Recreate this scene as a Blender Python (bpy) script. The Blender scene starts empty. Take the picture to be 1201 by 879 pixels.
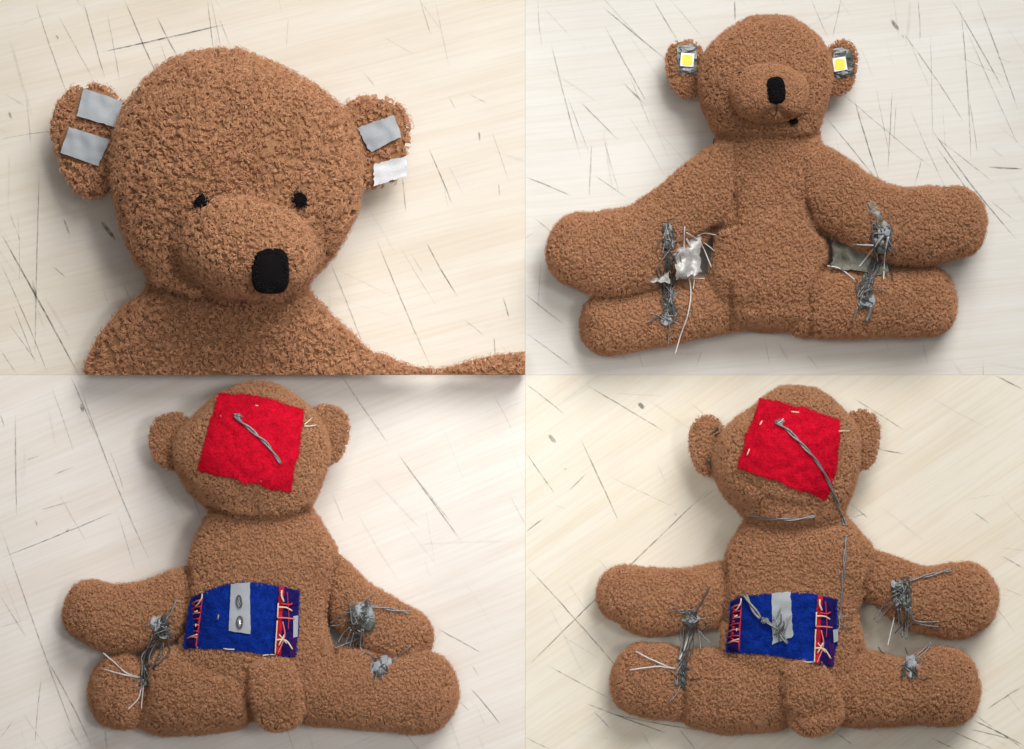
import bpy, bmesh, math
import numpy as np
from mathutils import Vector, noise
from mathutils.bvhtree import BVHTree

sc = bpy.context.scene
COL = sc.collection
S = 0.0005            # metres per unit; one unit is one photograph pixel at table height
DP = 4400.0           # camera height above the tables in units
CX, CY = 600.5, 439.5

# ---------------------------------------------------------------- camera
cam_d = bpy.data.cameras.new('camera')
cam = bpy.data.objects.new('camera', cam_d); COL.objects.link(cam)
cam.location = (0, 0, DP * S); cam.rotation_euler = (0, 0, 0)
cam_d.sensor_width = 36.0
cam_d.lens = 36.0 * DP / 1201.0
cam_d.clip_start = 0.05; cam_d.clip_end = 50
sc.camera = cam

# ---------------------------------------------------------------- light (indoor: room ambience + lamps)
w = bpy.data.worlds.new('World'); sc.world = w; w.use_nodes = True
bg = w.node_tree.nodes['Background']
bg.inputs[0].default_value = (1.0, 0.97, 0.94, 1); bg.inputs[1].default_value = 0.15

def aim(o, target):
    d = Vector(target) - o.location
    o.rotation_euler = d.to_track_quat('-Z', 'Y').to_euler()
def area(name, loc, target, size, power, col):
    l = bpy.data.lights.new(name, 'AREA'); l.shape = 'DISK'; l.size = size; l.energy = power; l.color = col
    o = bpy.data.objects.new(name, l); COL.objects.link(o); o.location = loc; aim(o, target); return o
def spot(name, loc, target, angle, power, col, radius=0.08):
    l = bpy.data.lights.new(name, 'SPOT'); l.energy = power; l.color = col; l.spot_size = math.radians(angle)
    l.spot_blend = 1.0; l.shadow_soft_size = radius
    o = bpy.data.objects.new(name, l); COL.objects.link(o); o.location = loc; aim(o, target); return o
def px_target(px, py): return ((px - 600.5) * S, (439.5 - py) * S, 0.0)
area('window_side_lamp', (0.50, 1.20, 1.60), (0.0, 0.0, 0.0), 1.2, 33, (1.0, 0.97, 0.92))
area('overhead_fill', (0.10, 0.25, 2.75), (0.0, 0.0, 0.0), 1.0, 6, (1.0, 0.98, 0.95))  # added overhead fill, lightens the table in the gaps between limbs
# soft fill spots, added unseen to brighten part of each table
spot('fill_spot', (0.35, 0.70, 1.75), px_target(430, 110), 15, 37, (1.0, 0.965, 0.90), 0.18)
spot('fill_spot', (0.35, 0.95, 1.60), px_target(930, -10), 14, 4, (0.97, 0.99, 1.0), 0.18)
spot('fill_spot', (0.55, 0.05, 1.90), px_target(370, 580), 15, 48, (1.0, 0.97, 0.95), 0.18)
spot('fill_spot', (-0.30, 0.10, 1.90), px_target(830, 590), 14, 33, (1.0, 0.97, 0.87), 0.18)

sc.view_settings.view_transform = 'Standard'; sc.view_settings.look = 'None'
sc.view_settings.exposure = 0.13; sc.view_settings.gamma = 1.0
sc.render.engine = 'CYCLES'

# ---------------------------------------------------------------- helpers
def P(px, py, z=0.0):
    k = 1.0 - z / DP
    return ((px - CX) * k, (CY - py) * k, z)
def proj(v):
    k = 1.0 - v[..., 2] / DP
    return v[..., 0] / k + CX, CY - v[..., 1] / k

def link(o, parent=None):
    COL.objects.link(o)
    if parent is not None:
        o.parent = parent
        off = Vector((0, 0, 0)); p = parent
        while p is not None:
            off += p.location; p = p.parent
        o.location = -off
    return o
def mesh_obj(name, verts, faces, mat, parent=None, smooth=True):
    me = bpy.data.meshes.new(name)
    me.from_pydata([(v[0] * S, v[1] * S, v[2] * S) for v in verts], [], faces)
    me.update()
    if smooth:
        me.polygons.foreach_set('use_smooth', [True] * len(me.polygons))
    if mat: me.materials.append(mat)
    return link(bpy.data.objects.new(name, me), parent)
def empty(name, px, py, label, cat, group=None):
    o = bpy.data.objects.new(name, None); COL.objects.link(o)
    x, y, z = P(px, py, 0); o.location = (x * S, y * S, 0); o.empty_display_size = 0.03
    o['label'] = label; o['category'] = cat
    if group: o['group'] = group
    return o

# ---------------------------------------------------------------- materials
def new_mat(name):
    m = bpy.data.materials.new(name); m.use_nodes = True
    nt = m.node_tree; b = nt.nodes['Principled BSDF']
    return m, nt, b
def N(nt, kind, **kw):
    n = nt.nodes.new(kind)
    for k, v in kw.items(): setattr(n, k, v)
    return n
def simple(name, col, rough=0.8, metal=0.0, bump=0.0, bscale=400, var=0.15, spec=0.3):
    m, nt, b = new_mat(name)
    tc = N(nt, 'ShaderNodeTexCoord'); nz = N(nt, 'ShaderNodeTexNoise')
    nz.inputs['Scale'].default_value = bscale; nz.inputs['Detail'].default_value = 4
    nt.links.new(tc.outputs['Object'], nz.inputs['Vector'])
    rp = N(nt, 'ShaderNodeValToRGB')
    rp.color_ramp.elements[0].position = 0.3; rp.color_ramp.elements[1].position = 0.7
    rp.color_ramp.elements[0].color = tuple(c * (1 - var) for c in col) + (1,)
    rp.color_ramp.elements[1].color = tuple(min(1, c * (1 + var)) for c in col) + (1,)
    nt.links.new(nz.outputs['Fac'], rp.inputs['Fac']); nt.links.new(rp.outputs['Color'], b.inputs['Base Color'])
    b.inputs['Roughness'].default_value = rough; b.inputs['Metallic'].default_value = metal
    b.inputs['Specular IOR Level'].default_value = spec
    if bump:
        bp = N(nt, 'ShaderNodeBump'); bp.inputs['Strength'].default_value = bump; bp.inputs['Distance'].default_value = 0.0006
        nt.links.new(nz.outputs['Fac'], bp.inputs['Height']); nt.links.new(bp.outputs['Normal'], b.inputs['Normal'])
    return m

FUR = (0.63, 0.352, 0.205)
M_backing = simple('terry_backing', (0.31, 0.165, 0.09), 1.0, bump=0.6, bscale=900, var=0.3, spec=0.0)
def fur_material(name, col):
    m, nt, b = new_mat(name)
    at = N(nt, 'ShaderNodeAttribute', attribute_name='tint')
    rp = N(nt, 'ShaderNodeValToRGB')
    e = rp.color_ramp.elements
    e[0].position = 0.0; e[0].color = (col[0] * .74, col[1] * .69, col[2] * .66, 1)
    e[1].position = 1.0; e[1].color = (min(1, col[0] * 1.18), col[1] * 1.22, col[2] * 1.28, 1)
    e2 = e.new(0.5); e2.color = (*col, 1)
    nt.links.new(at.outputs['Fac'], rp.inputs['Fac']); nt.links.new(rp.outputs['Color'], b.inputs['Base Color'])
    b.inputs['Roughness'].default_value = 0.95; b.inputs['Specular IOR Level'].default_value = 0.05
    tr = N(nt, 'ShaderNodeBsdfTranslucent'); nt.links.new(rp.outputs['Color'], tr.inputs['Color'])
    mx = N(nt, 'ShaderNodeMixShader'); mx.inputs[0].default_value = 0.22
    nt.links.new(b.outputs['BSDF'], mx.inputs[1]); nt.links.new(tr.outputs['BSDF'], mx.inputs[2])
    nt.links.new(mx.outputs['Shader'], nt.nodes['Material Output'].inputs['Surface'])
    return m
M_fur = fur_material('terry_pile', FUR)
M_black = simple('black_embroidery', (0.006, 0.005, 0.006), 0.95, bump=0.8, bscale=1200, spec=0.1)
M_blackfuzz = simple('black_thread', (0.010, 0.009, 0.012), 0.9, spec=0.15)
M_tape = simple('conductive_tape', (0.37, 0.40, 0.44), 0.62, 0.12, bump=0.25, bscale=1500, var=0.06)
M_tape_reflection = simple('tape_painted_reflection', (0.70, 0.72, 0.77), 0.6, 0.05, bump=0.3, bscale=900, var=0.06)  # paler copy of the tape, a reflection painted into its colour
M_grey_fabric = simple('grey_fabric', (0.20, 0.195, 0.165), 0.7, 0.1, bump=0.4, bscale=900, var=0.2)
M_tape_scrap = simple('silver_scrap', (0.50, 0.50, 0.50), 0.5, 0.3, bump=0.6, bscale=500, var=0.25)
M_tape_dark = simple('crumpled_tape', (0.15, 0.165, 0.155), 0.38, 0.45, bump=0.4, bscale=700, var=0.3)
M_thread = simple('steel_thread', (0.30, 0.305, 0.32), 0.42, 0.55, bump=0.5, bscale=2500, var=0.3)
M_thread_dark = simple('dark_steel_thread', (0.10, 0.105, 0.105), 0.5, 0.4, bump=0.5, bscale=2500, var=0.35)
M_thread_pale = simple('pale_thread', (0.70, 0.68, 0.69), 0.55, 0.1, bump=0.5, bscale=2500, var=0.12)
M_cream = simple('cream_thread', (0.80, 0.66, 0.50), 0.8, bump=0.5, bscale=2500, var=0.15)
M_redthread = simple('red_thread', (0.55, 0.03, 0.06), 0.8, bump=0.5, bscale=2500, var=0.2)
M_orange = simple('coral_thread', (0.75, 0.20, 0.16), 0.8, bump=0.5, bscale=2500, var=0.2)
M_green = simple('green_thread', (0.04, 0.16, 0.08), 0.8, bump=0.5, bscale=2500)
M_red = simple('red_felt', (0.60, 0.007, 0.030), 1.0, bump=0.7, bscale=260, var=0.16, spec=0.0)
M_blue = simple('blue_felt', (0.007, 0.032, 0.27), 1.0, bump=0.6, bscale=300, var=0.2, spec=0.0)
M_navy = simple('navy_weave', (0.016, 0.010, 0.10), 0.95, bump=0.7, bscale=500, var=0.35, spec=0.05)
M_violet = simple('violet_weave', (0.05, 0.010, 0.10), 0.95, bump=0.7, bscale=500, var=0.3, spec=0.05)
M_crimson = simple('crimson_weave', (0.48, 0.015, 0.04), 0.95, bump=0.7, bscale=500, var=0.3, spec=0.05)
M_ledwhite = simple('white_plastic', (0.93, 0.93, 0.92), 0.35, var=0.02)
M_ledyellow = simple('yellow_phosphor', (0.92, 0.82, 0.09), 0.2, var=0.04)
M_felt_red_f = fur_material('red_felt_fibre', (0.66, 0.010, 0.038))
M_felt_blue_f = fur_material('blue_felt_fibre', (0.009, 0.040, 0.33))
M_shine = simple('bare_metal', (0.75, 0.75, 0.76), 0.3, 0.8, var=0.05)

def wood(name, base, streak, angle):
    m, nt, b = new_mat(name); L = nt.links.new
    tc = N(nt, 'ShaderNodeTexCoord')
    mp = N(nt, 'ShaderNodeMapping'); mp.inputs['Rotation'].default_value = (0, 0, math.radians(angle))
    L(tc.outputs['Object'], mp.inputs['Vector'])
    mp2 = N(nt, 'ShaderNodeMapping'); mp2.inputs['Scale'].default_value = (1.6, 26, 1)
    L(mp.outputs['Vector'], mp2.inputs['Vector'])
    n1 = N(nt, 'ShaderNodeTexNoise'); n1.inputs['Scale'].default_value = 2.6; n1.inputs['Detail'].default_value = 5; n1.inputs['Distortion'].default_value = 0.6
    L(mp2.outputs['Vector'], n1.inputs['Vector'])
    mp3 = N(nt, 'ShaderNodeMapping'); mp3.inputs['Scale'].default_value = (9, 260, 1)
    L(mp.outputs['Vector'], mp3.inputs['Vector'])
    n2 = N(nt, 'ShaderNodeTexNoise'); n2.inputs['Scale'].default_value = 2.0; n2.inputs['Detail'].default_value = 3
    L(mp3.outputs['Vector'], n2.inputs['Vector'])
    n3 = N(nt, 'ShaderNodeTexNoise'); n3.inputs['Scale'].default_value = 9; n3.inputs['Detail'].default_value = 6
    L(tc.outputs['Object'], n3.inputs['Vector'])
    r1 = N(nt, 'ShaderNodeValToRGB'); e = r1.color_ramp.elements
    e[0].position = 0.34; e[0].color = (*streak, 1); e[1].position = 0.60; e[1].color = (*base, 1)
    L(n1.outputs['Fac'], r1.inputs['Fac'])
    r2 = N(nt, 'ShaderNodeValToRGB'); e = r2.color_ramp.elements
    e[0].position = 0.28; e[0].color = (0.86, 0.82, 0.77, 1); e[1].position = 0.56; e[1].color = (1, 1, 1, 1)
    L(n2.outputs['Fac'], r2.inputs['Fac'])
    mx = N(nt, 'ShaderNodeMix', data_type='RGBA', blend_type='MULTIPLY'); mx.inputs['Factor'].default_value = 0.4
    L(r1.outputs['Color'], mx.inputs['A']); L(r2.outputs['Color'], mx.inputs['B'])
    r3 = N(nt, 'ShaderNodeValToRGB'); e = r3.color_ramp.elements
    e[0].position = 0.3; e[0].color = (0.86, 0.85, 0.84, 1); e[1].position = 0.62; e[1].color = (1, 1, 1, 1)
    L(n3.outputs['Fac'], r3.inputs['Fac'])
    mx2 = N(nt, 'ShaderNodeMix', data_type='RGBA', blend_type='MULTIPLY'); mx2.inputs['Factor'].default_value = 0.6
    L(mx.outputs['Result'], mx2.inputs['A']); L(r3.outputs['Color'], mx2.inputs['B'])
    L(mx2.outputs['Result'], b.inputs['Base Color'])
    b.inputs['Roughness'].default_value = 0.5; b.inputs['Specular IOR Level'].default_value = 0.35
    bp = N(nt, 'ShaderNodeBump'); bp.inputs['Strength'].default_value = 0.08; bp.inputs['Distance'].default_value = 0.0005
    L(n2.outputs['Fac'], bp.inputs['Height']); L(bp.outputs['Normal'], b.inputs['Normal'])
    return m

def scratch_material():
    m, nt, b = new_mat('scratch_ink'); L = nt.links.new
    at = N(nt, 'ShaderNodeAttribute', attribute_name='fade')
    tc = N(nt, 'ShaderNodeTexCoord'); nz = N(nt, 'ShaderNodeTexNoise'); nz.inputs['Scale'].default_value = 260; nz.inputs['Detail'].default_value = 3
    L(tc.outputs['Object'], nz.inputs['Vector'])
    mr = N(nt, 'ShaderNodeMapRange'); mr.inputs['From Min'].default_value = 0.35; mr.inputs['From Max'].default_value = 0.6
    mr.inputs['To Min'].default_value = 0.35; mr.inputs['To Max'].default_value = 1.0
    L(nz.outputs['Fac'], mr.inputs['Value'])
    mu = N(nt, 'ShaderNodeMath', operation='MULTIPLY'); L(at.outputs['Fac'], mu.inputs[0]); L(mr.outputs['Result'], mu.inputs[1])
    b.inputs['Base Color'].default_value = (0.10, 0.105, 0.10, 1); b.inputs['Roughness'].default_value = 0.8
    L(mu.outputs['Value'], b.inputs['Alpha'])
    return m
M_scratch = scratch_material()

# ---------------------------------------------------------------- table tops (one under each bear) and their scratches
TABLES = {  # base tints also carry the light colour and dimness of each table
    'upper_left': dict(x0=-170, x1=615.9, y0=-170, y1=439.9, base=(0.81, 0.765, 0.695), streak=(0.765, 0.70, 0.60), ang=-14),
    'upper_right': dict(x0=616.1, x1=1371, y0=-170, y1=439.9, base=(0.79, 0.79, 0.765), streak=(0.76, 0.74, 0.70), ang=-6),
    'lower_left': dict(x0=-170, x1=615.9, y0=440.1, y1=1050, base=(0.88, 0.85, 0.815), streak=(0.84, 0.785, 0.73), ang=-22),
    'lower_right': dict(x0=616.1, x1=1371, y0=440.1, y1=1050, base=(0.87, 0.83, 0.735), streak=(0.83, 0.765, 0.64), ang=-34),
}
ZO = {'upper_left': (1.95, 0, 0), 'upper_right': (1.998, 616, 0), 'lower_left': (1.95, 0, 440), 'lower_right': (2.0016, 616, 440)}
# scratches read off enlarged quarters of the photograph: x0, y0, x1, y1, width, darkness
SCR = {
'upper_left': [(230,120,520,55,1.3,.9),(360,40,410,135,1.1,.75),(285,0,358,172,1.1,.75),(190,0,240,180,1,.7),(80,0,155,220,1,.55),(475,0,490,120,1,.65),(482,0,505,115,.8,.5),(960,0,985,80,.8,.45),(980,340,1035,470,1,.7),(975,555,1048,680,1.1,.75),(860,545,985,840,1,.55),(755,600,830,790,1,.55),(0,530,180,858,1.4,.85),(90,390,80,820,1,.6),(0,600,110,858,.9,.6),(1095,300,1098,325,1.5,.7),(230,505,265,550,3,.85),(0,320,120,300,.8,.5),(920,400,928,485,1,.6),(1150,680,1165,730,1.1,.7),(1130,770,1133,820,1,.7),(120,610,150,635,1,.6),(145,500,160,540,1.4,.65),(60,230,70,330,.9,.4),(245,30,275,190,.8,.45),(500,40,530,115,.8,.5),(130,30,215,185,.8,.4),(30,700,80,830,.9,.5),(75,640,85,700,2.2,.6),(20,740,85,830,.8,.55),(0,800,40,858,.9,.55),(10,215,60,245,.9,.4),(20,255,26,272,2,.6),(660,40,655,110,.7,.35),(830,165,860,200,.9,.4),(1060,730,1110,770,.8,.4),(940,580,970,630,.7,.35),(1140,420,1143,450,1,.5),(20,480,50,560,.8,.4),(128,80,134,90,1.5,.5)],
'upper_right': [(180,15,330,140,1.1,.7),(185,60,290,250,1,.6),(230,195,285,250,1.6,.6),(490,0,492,50,1.2,.7),(300,0,360,100,1,.6),(858,45,875,72,3,.85),(880,80,888,90,1.4,.6),(920,0,925,100,.9,.55),(1000,0,1120,210,1,.6),(1060,0,1155,260,1,.65),(950,300,1150,560,1.1,.75),(1085,392,1165,397,1.4,.85),(770,230,835,440,1.1,.75),(700,270,830,430,1,.6),(860,210,850,400,.9,.55),(930,370,910,440,.9,.5),(720,200,960,400,.8,.45),(880,70,1030,290,.9,.55),(1020,10,1045,380,1,.6),(960,340,1060,480,.9,.6),(60,100,130,370,1,.55),(130,240,220,330,1,.65),(0,415,110,460,1.1,.6),(0,690,90,760,1,.55),(20,510,80,560,1,.55),(740,0,720,90,.8,.5),(670,0,710,90,.8,.5),(100,230,150,360,.9,.5),(0,780,110,860,.9,.5),(660,830,690,870,.8,.4),(245,180,295,300,.8,.4),(160,410,240,465,.9,.55),(950,80,955,330,.7,.4),(870,240,865,330,.7,.45),(1030,60,1160,350,.8,.45),(960,320,1100,430,.8,.5),(30,0,40,110,.8,.4),(900,250,1000,470,.7,.4),(1040,230,1060,360,.8,.45),(340,0,420,95,.7,.4),(155,340,150,460,1.2,.5),(0,560,20,545,.8,.5),(400,860,415,820,.7,.4),(1090,470,1150,520,.8,.45),(240,270,330,420,.7,.35),(1010,130,1125,180,.6,.35),(560,790,575,860,.7,.35),(930,800,945,860,.7,.35)],
'lower_left': [(160,0,220,140,1,.65),(180,15,345,430,1,.6),(0,420,270,310,1,.65),(0,345,180,850,1,.55),(35,90,38,320,1.1,.55),(780,0,890,160,1,.6),(910,180,1055,380,1.1,.75),(960,245,1030,335,1,.5),(100,640,210,850,1,.6),(95,690,80,850,.9,.5),(115,20,170,180,.8,.4),(270,320,310,450,.8,.4),(1000,580,1100,635,1,.6),(1075,715,1145,800,1,.65),(0,505,60,600,.9,.45),(240,810,245,856,.9,.5),(185,65,190,85,3,.7),(90,310,160,290,1,.5),(120,230,170,210,1.4,.45),(150,358,160,354,2,.6),(0,90,10,120,1,.5),(250,170,285,270,.8,.4),(440,270,465,340,.8,.4),(60,195,90,185,1.2,.4),(1040,740,1075,770,.8,.45),(80,330,85,345,1.4,.5),(150,790,190,856,.9,.4),(1080,665,1095,690,.9,.5),(0,830,30,790,.8,.35)],
'lower_right': [(0,20,95,95,1.1,.55),(145,25,330,135,1.1,.6),(130,150,220,345,1.1,.65),(0,370,45,335,1.2,.65),(0,690,430,270,1.2,.7),(0,445,240,715,1.1,.65),(0,180,70,280,1,.6),(265,65,280,80,3.4,.8),(55,140,72,160,3.2,.8),(770,55,890,130,1,.55),(830,175,890,185,1.1,.65),(1120,425,1170,455,1.1,.65),(1085,785,1170,730,1.1,.65),(1100,0,1170,35,1.1,.7),(190,790,330,840,1.1,.7),(200,795,420,835,1,.6),(950,850,1010,878,1.1,.65),(1050,810,1170,870,1.2,.8),(1040,830,1160,860,1,.65),(730,840,770,870,1.1,.7),(170,430,310,590,1,.5),(100,275,145,230,1,.5),(50,680,200,760,1,.5),(360,830,400,879,1,.6),(1000,835,1100,879,1,.7),(1060,800,1100,830,.9,.6),(90,220,98,222,1.2,.5),(351,326,356,329,1.6,.6),(760,300,810,340,1,.5),(770,335,800,325,1,.45),(1050,320,1090,350,1,.45),(160,790,200,830,1,.6),(0,850,60,879,.9,.5),(430,700,440,730,1,.4),(1120,500,1171,520,.8,.35),(140,770,220,800,.9,.55),(1100,830,1171,879,.9,.65)],
}
rs = np.random.RandomState(7)
def build_scratches(table, key):
    z, ox, oy = ZO[key]; T = TABLES[key]
    verts, faces, fade = [], [], []
    lines = [(a / z + ox, b / z + oy, c / z + ox, d / z + oy, wd, dk) for a, b, c, d, wd, dk in SCR[key]]
    main = [math.atan2(l[3] - l[1], l[2] - l[0]) for l in lines]
    for k in range(55):                                   # finer wear in the same directions, also beyond the frame
        x = rs.uniform(T['x0'] + 10, T['x1'] - 10); y = rs.uniform(T['y0'] + 10, T['y1'] - 10)
        a = main[rs.randint(len(main))] + rs.normal(0, .12); l = rs.uniform(10, 90)
        lines.append((x, y, x + math.cos(a) * l, y + math.sin(a) * l, rs.uniform(.5, .8), rs.uniform(.15, .45)))
    for k in range(34):                                   # broad faint scuffs
        x = rs.uniform(T['x0'] + 10, T['x1'] - 10); y = rs.uniform(T['y0'] + 10, T['y1'] - 10)
        a = main[rs.randint(len(main))] + rs.normal(0, .2); l = rs.uniform(12, 120)
        lines.append((x, y, x + math.cos(a) * l, y + math.sin(a) * l, rs.uniform(1.0, 2.6), rs.uniform(.05, .14)))
    for i, (xa, ya, xb, yb, wd, dk) in enumerate(lines):
        L = math.hypot(xb - xa, yb - ya); n = max(4, int(L / 8)); b0 = len(verts)
        nx, ny = -(yb - ya) / max(L, 1e-6), (xb - xa) / max(L, 1e-6)
        bow = rs.normal(0, .008) * L
        zz = 0.10 + 0.0015 * i
        for j in range(n + 1):
            t = j / n; wob = bow * 4 * t * (1 - t) + rs.normal(0, .12)
            hw = wd * 0.72 * (0.35 + 0.65 * math.sin(math.pi * min(max(t, .02), .98)) ** .5)
            x = xa + (xb - xa) * t + nx * wob; y = ya + (yb - ya) * t + ny * wob
            x1 = min(max(x + nx * hw, T['x0']), T['x1']); x2 = min(max(x - nx * hw, T['x0']), T['x1'])
            y1 = min(max(y + ny * hw, T['y0']), T['y1']); y2 = min(max(y - ny * hw, T['y0']), T['y1'])
            verts += [P(x1, y1, zz), P(x2, y2, zz)]
            f = dk * .72 * min(1, 6 * min(t, 1 - t) + .12) * rs.uniform(.75, 1.0); fade += [f, f]
            if j: k = b0 + 2 * j; faces.append((k - 2, k - 1, k + 1, k))
    o = mesh_obj('scratches', verts, faces, M_scratch, table, smooth=False)
    o['kind'] = 'stuff'
    at = o.data.attributes.new('fade', 'FLOAT', 'POINT'); at.data.foreach_set('value', np.array(fade, 'f'))
for key, T in TABLES.items():
    a = P(T['x0'], T['y1']); b = P(T['x1'], T['y0'])
    bm = bmesh.new(); bmesh.ops.create_cube(bm, size=1)
    for v in bm.verts:
        v.co = Vector(((a[0] if v.co.x < 0 else b[0]) * S, (a[1] if v.co.y < 0 else b[1]) * S, 0 if v.co.z > 0 else -36 * S))
    me = bpy.data.meshes.new('table_top'); bm.to_mesh(me); bm.free()
    me.materials.append(wood('pale_wood_' + key, T['base'], T['streak'], T['ang']))
    o = bpy.data.objects.new('table_top', me); COL.objects.link(o); o['kind'] = 'structure'
    o['label'] = {'upper_left': 'pale scratched wooden table top under the large cropped bear',
                  'upper_right': 'greyish scratched wooden table top under the bear with lights on its ears',
                  'lower_left': 'pinkish white scratched table top under the face-down bear without neck thread',
                  'lower_right': 'cream scratched table top under the face-down bear with grey neck thread'}[key]
    build_scratches(o, key)

# ---------------------------------------------------------------- soft shapes
def catmull(pts, step):
    p = np.array(pts, float); n = len(p); out = []
    for i in range(n - 1):
        p0 = p[i - 1] if i else 2 * p[0] - p[1]; p1, p2 = p[i], p[i + 1]
        p3 = p[i + 2] if i + 2 < n else 2 * p[-1] - p[-2]
        m = max(2, int(np.hypot(*(p2 - p1)[:2]) / step))
        for t in np.linspace(0, 1, m, endpoint=False):
            out.append(.5 * ((2 * p1) + (-p0 + p2) * t + (2 * p0 - 5 * p1 + 4 * p2 - p3) * t * t + (-p0 + 3 * p1 - 3 * p2 + p3) * t ** 3))
    out.append(p[-1]); return np.array(out)
def loft(stations, cap0, cap1, ring=44, step=4.0, ex=2.25, lump=2.5, seed=0.0, axis=None, cexp=2.2):
    """stations: (px, py, half width, centre height, half height); caps: how far each rounded end reaches"""
    st = catmull(stations, step)
    d = np.gradient(st[:, :2], axis=0); d /= np.linalg.norm(d, axis=1)[:, None] + 1e-9
    if axis is not None: d[:] = axis
    rows = []
    q = np.sin(np.linspace(0, 1, 10) * math.pi / 2)
    for s in q[::-1][:-1]:
        rows.append((st[0, :2] - d[0] * cap0 * s, d[0], max(0.02, math.sqrt(max(0, 1 - s ** cexp))), st[0, 2:]))
    for i in range(len(st)): rows.append((st[i, :2], d[i], 1.0, st[i, 2:]))
    for s in q[1:]:
        rows.append((st[-1, :2] + d[-1] * cap1 * s, d[-1], max(0.02, math.sqrt(max(0, 1 - s ** cexp))), st[-1, 2:]))
    verts = []
    for c, dd, sc_, (hw, zc, hz) in rows:
        nx, ny = -dd[1], dd[0]
        for k in range(ring):
            a = 2 * math.pi * k / ring; ca, sa = math.cos(a), math.sin(a)
            u = math.copysign(abs(ca) ** (2 / ex), ca) * hw * sc_; v = math.copysign(abs(sa) ** (2 / ex), sa) * hz * sc_
            if zc - hz > 8: zcc = zc
            else: zcc = zc * (0.35 + 0.65 * sc_) if sc_ < 1 else zc
            x, y, z = P(c[0] + nx * u, c[1] + ny * u, max(zcc + v, 1.2))
            verts.append((x, y, z))
    R = len(rows); faces = []
    for i in range(R - 1):
        for k in range(ring):
            k2 = (k + 1) % ring
            faces.append((i * ring + k, i * ring + k2, (i + 1) * ring + k2, (i + 1) * ring + k))
    faces.append(tuple(range(ring))[::-1]); faces.append(tuple((R - 1) * ring + k for k in range(ring)))
    return finish(verts, faces, lump, seed)
def blob(px, py, z, rx, ry, rz, rot=0, tilt=0, ex=2.2, exz=2.0, lump=1.0, seed=0.0, nu=44, nv=26, cup=0.0):
    verts, faces = [], []
    R = math.radians(rot); T = math.radians(tilt)
    for j in range(nv + 1):
        ph = -math.pi / 2 + math.pi * j / nv
        cz = max(0.03, math.cos(ph)) ** (2 / exz); sz = math.copysign(abs(math.sin(ph)) ** (2 / exz), math.sin(ph))
        for k in range(nu):
            a = 2 * math.pi * k / nu; ca, sa = math.cos(a), math.sin(a)
            u = math.copysign(abs(ca) ** (2 / ex), ca) * rx * cz; v = math.copysign(abs(sa) ** (2 / ex), sa) * ry * cz
            h = sz * rz
            if cup and h > 0: h -= cup * max(0, 1 - (u / rx) ** 2 - (v / ry) ** 2) ** 1.0
            uu = u * math.cos(T) + h * math.sin(T); hh = -u * math.sin(T) + h * math.cos(T)
            x = px + uu * math.cos(R) - v * math.sin(R); y = py + uu * math.sin(R) + v * math.cos(R)
            verts.append(P(x, y, max(z + hh, 1.2)))
    for j in range(nv):
        for k in range(nu):
            k2 = (k + 1) % nu
            faces.append((j * nu + k, (j + 1) * nu + k, (j + 1) * nu + k2, j * nu + k2))
    faces.append(tuple(range(nu))); faces.append(tuple(nv * nu + k for k in range(nu))[::-1])
    return finish(verts, faces, lump, seed)
def finish(verts, faces, lump, seed):
    bm = bmesh.new(); vs = [bm.verts.new(v) for v in verts]
    for f in faces: bm.faces.new([vs[i] for i in f])
    bmesh.ops.recalc_face_normals(bm, faces=bm.faces); bm.normal_update()
    if lump:
        for v in bm.verts:
            p = v.co
            h = noise.noise(p * 0.022 + Vector((seed, 3.1, 0))) * 1.3 + noise.noise(p * 0.06 + Vector((0, seed, 5))) * .55
            v.co = p + v.normal * h * lump
            if v.co.z < 0.8: v.co.z = 0.8
    return bm
def cut(bm, co, no):
    r = bmesh.ops.bisect_plane(bm, geom=bm.verts[:] + bm.edges[:] + bm.faces[:], plane_co=co, plane_no=no, clear_outer=True)
    ed = [g for g in r['geom_cut'] if isinstance(g, bmesh.types.BMEdge)]
    bmesh.ops.holes_fill(bm, edges=ed, sides=0)
    bmesh.ops.recalc_face_normals(bm, faces=bm.faces); bm.normal_update()

def in_poly(px, py, poly):
    r = np.zeros(len(px), bool); n = len(poly)
    for i in range(n):
        x1, y1 = poly[i]; x2, y2 = poly[i - 1]
        c = ((y1 > py) != (y2 > py)) & (px < (x2 - x1) * (py - y1) / (y2 - y1 + 1e-12) + x1)
        r ^= c
    return r

def curves_obj(name, pts, rad, tint, mat, parent):
    """pts (n, k, 3) in units, rad (k,) or (n,k), tint (n,)"""
    n, k, _ = pts.shape
    hc = bpy.data.hair_curves.new(name); hc.add_curves([k] * n)
    hc.attributes['position'].data.foreach_set('vector', (pts * S).astype('f').ravel()) if 'position' in hc.attributes else hc.points.foreach_set('position', (pts * S).astype('f').ravel())
    ra = hc.attributes.get('radius') or hc.attributes.new('radius', 'FLOAT', 'POINT')
    ra.data.foreach_set('value', (np.broadcast_to(rad, (n, k)) * S).astype('f').ravel())
    ta = hc.attributes.new('tint', 'FLOAT', 'CURVE'); ta.data.foreach_set('value', tint.astype('f'))
    hc.materials.append(mat)
    o = bpy.data.objects.new(name, hc); link(o, parent); o['kind'] = 'stuff'
    return o

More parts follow.
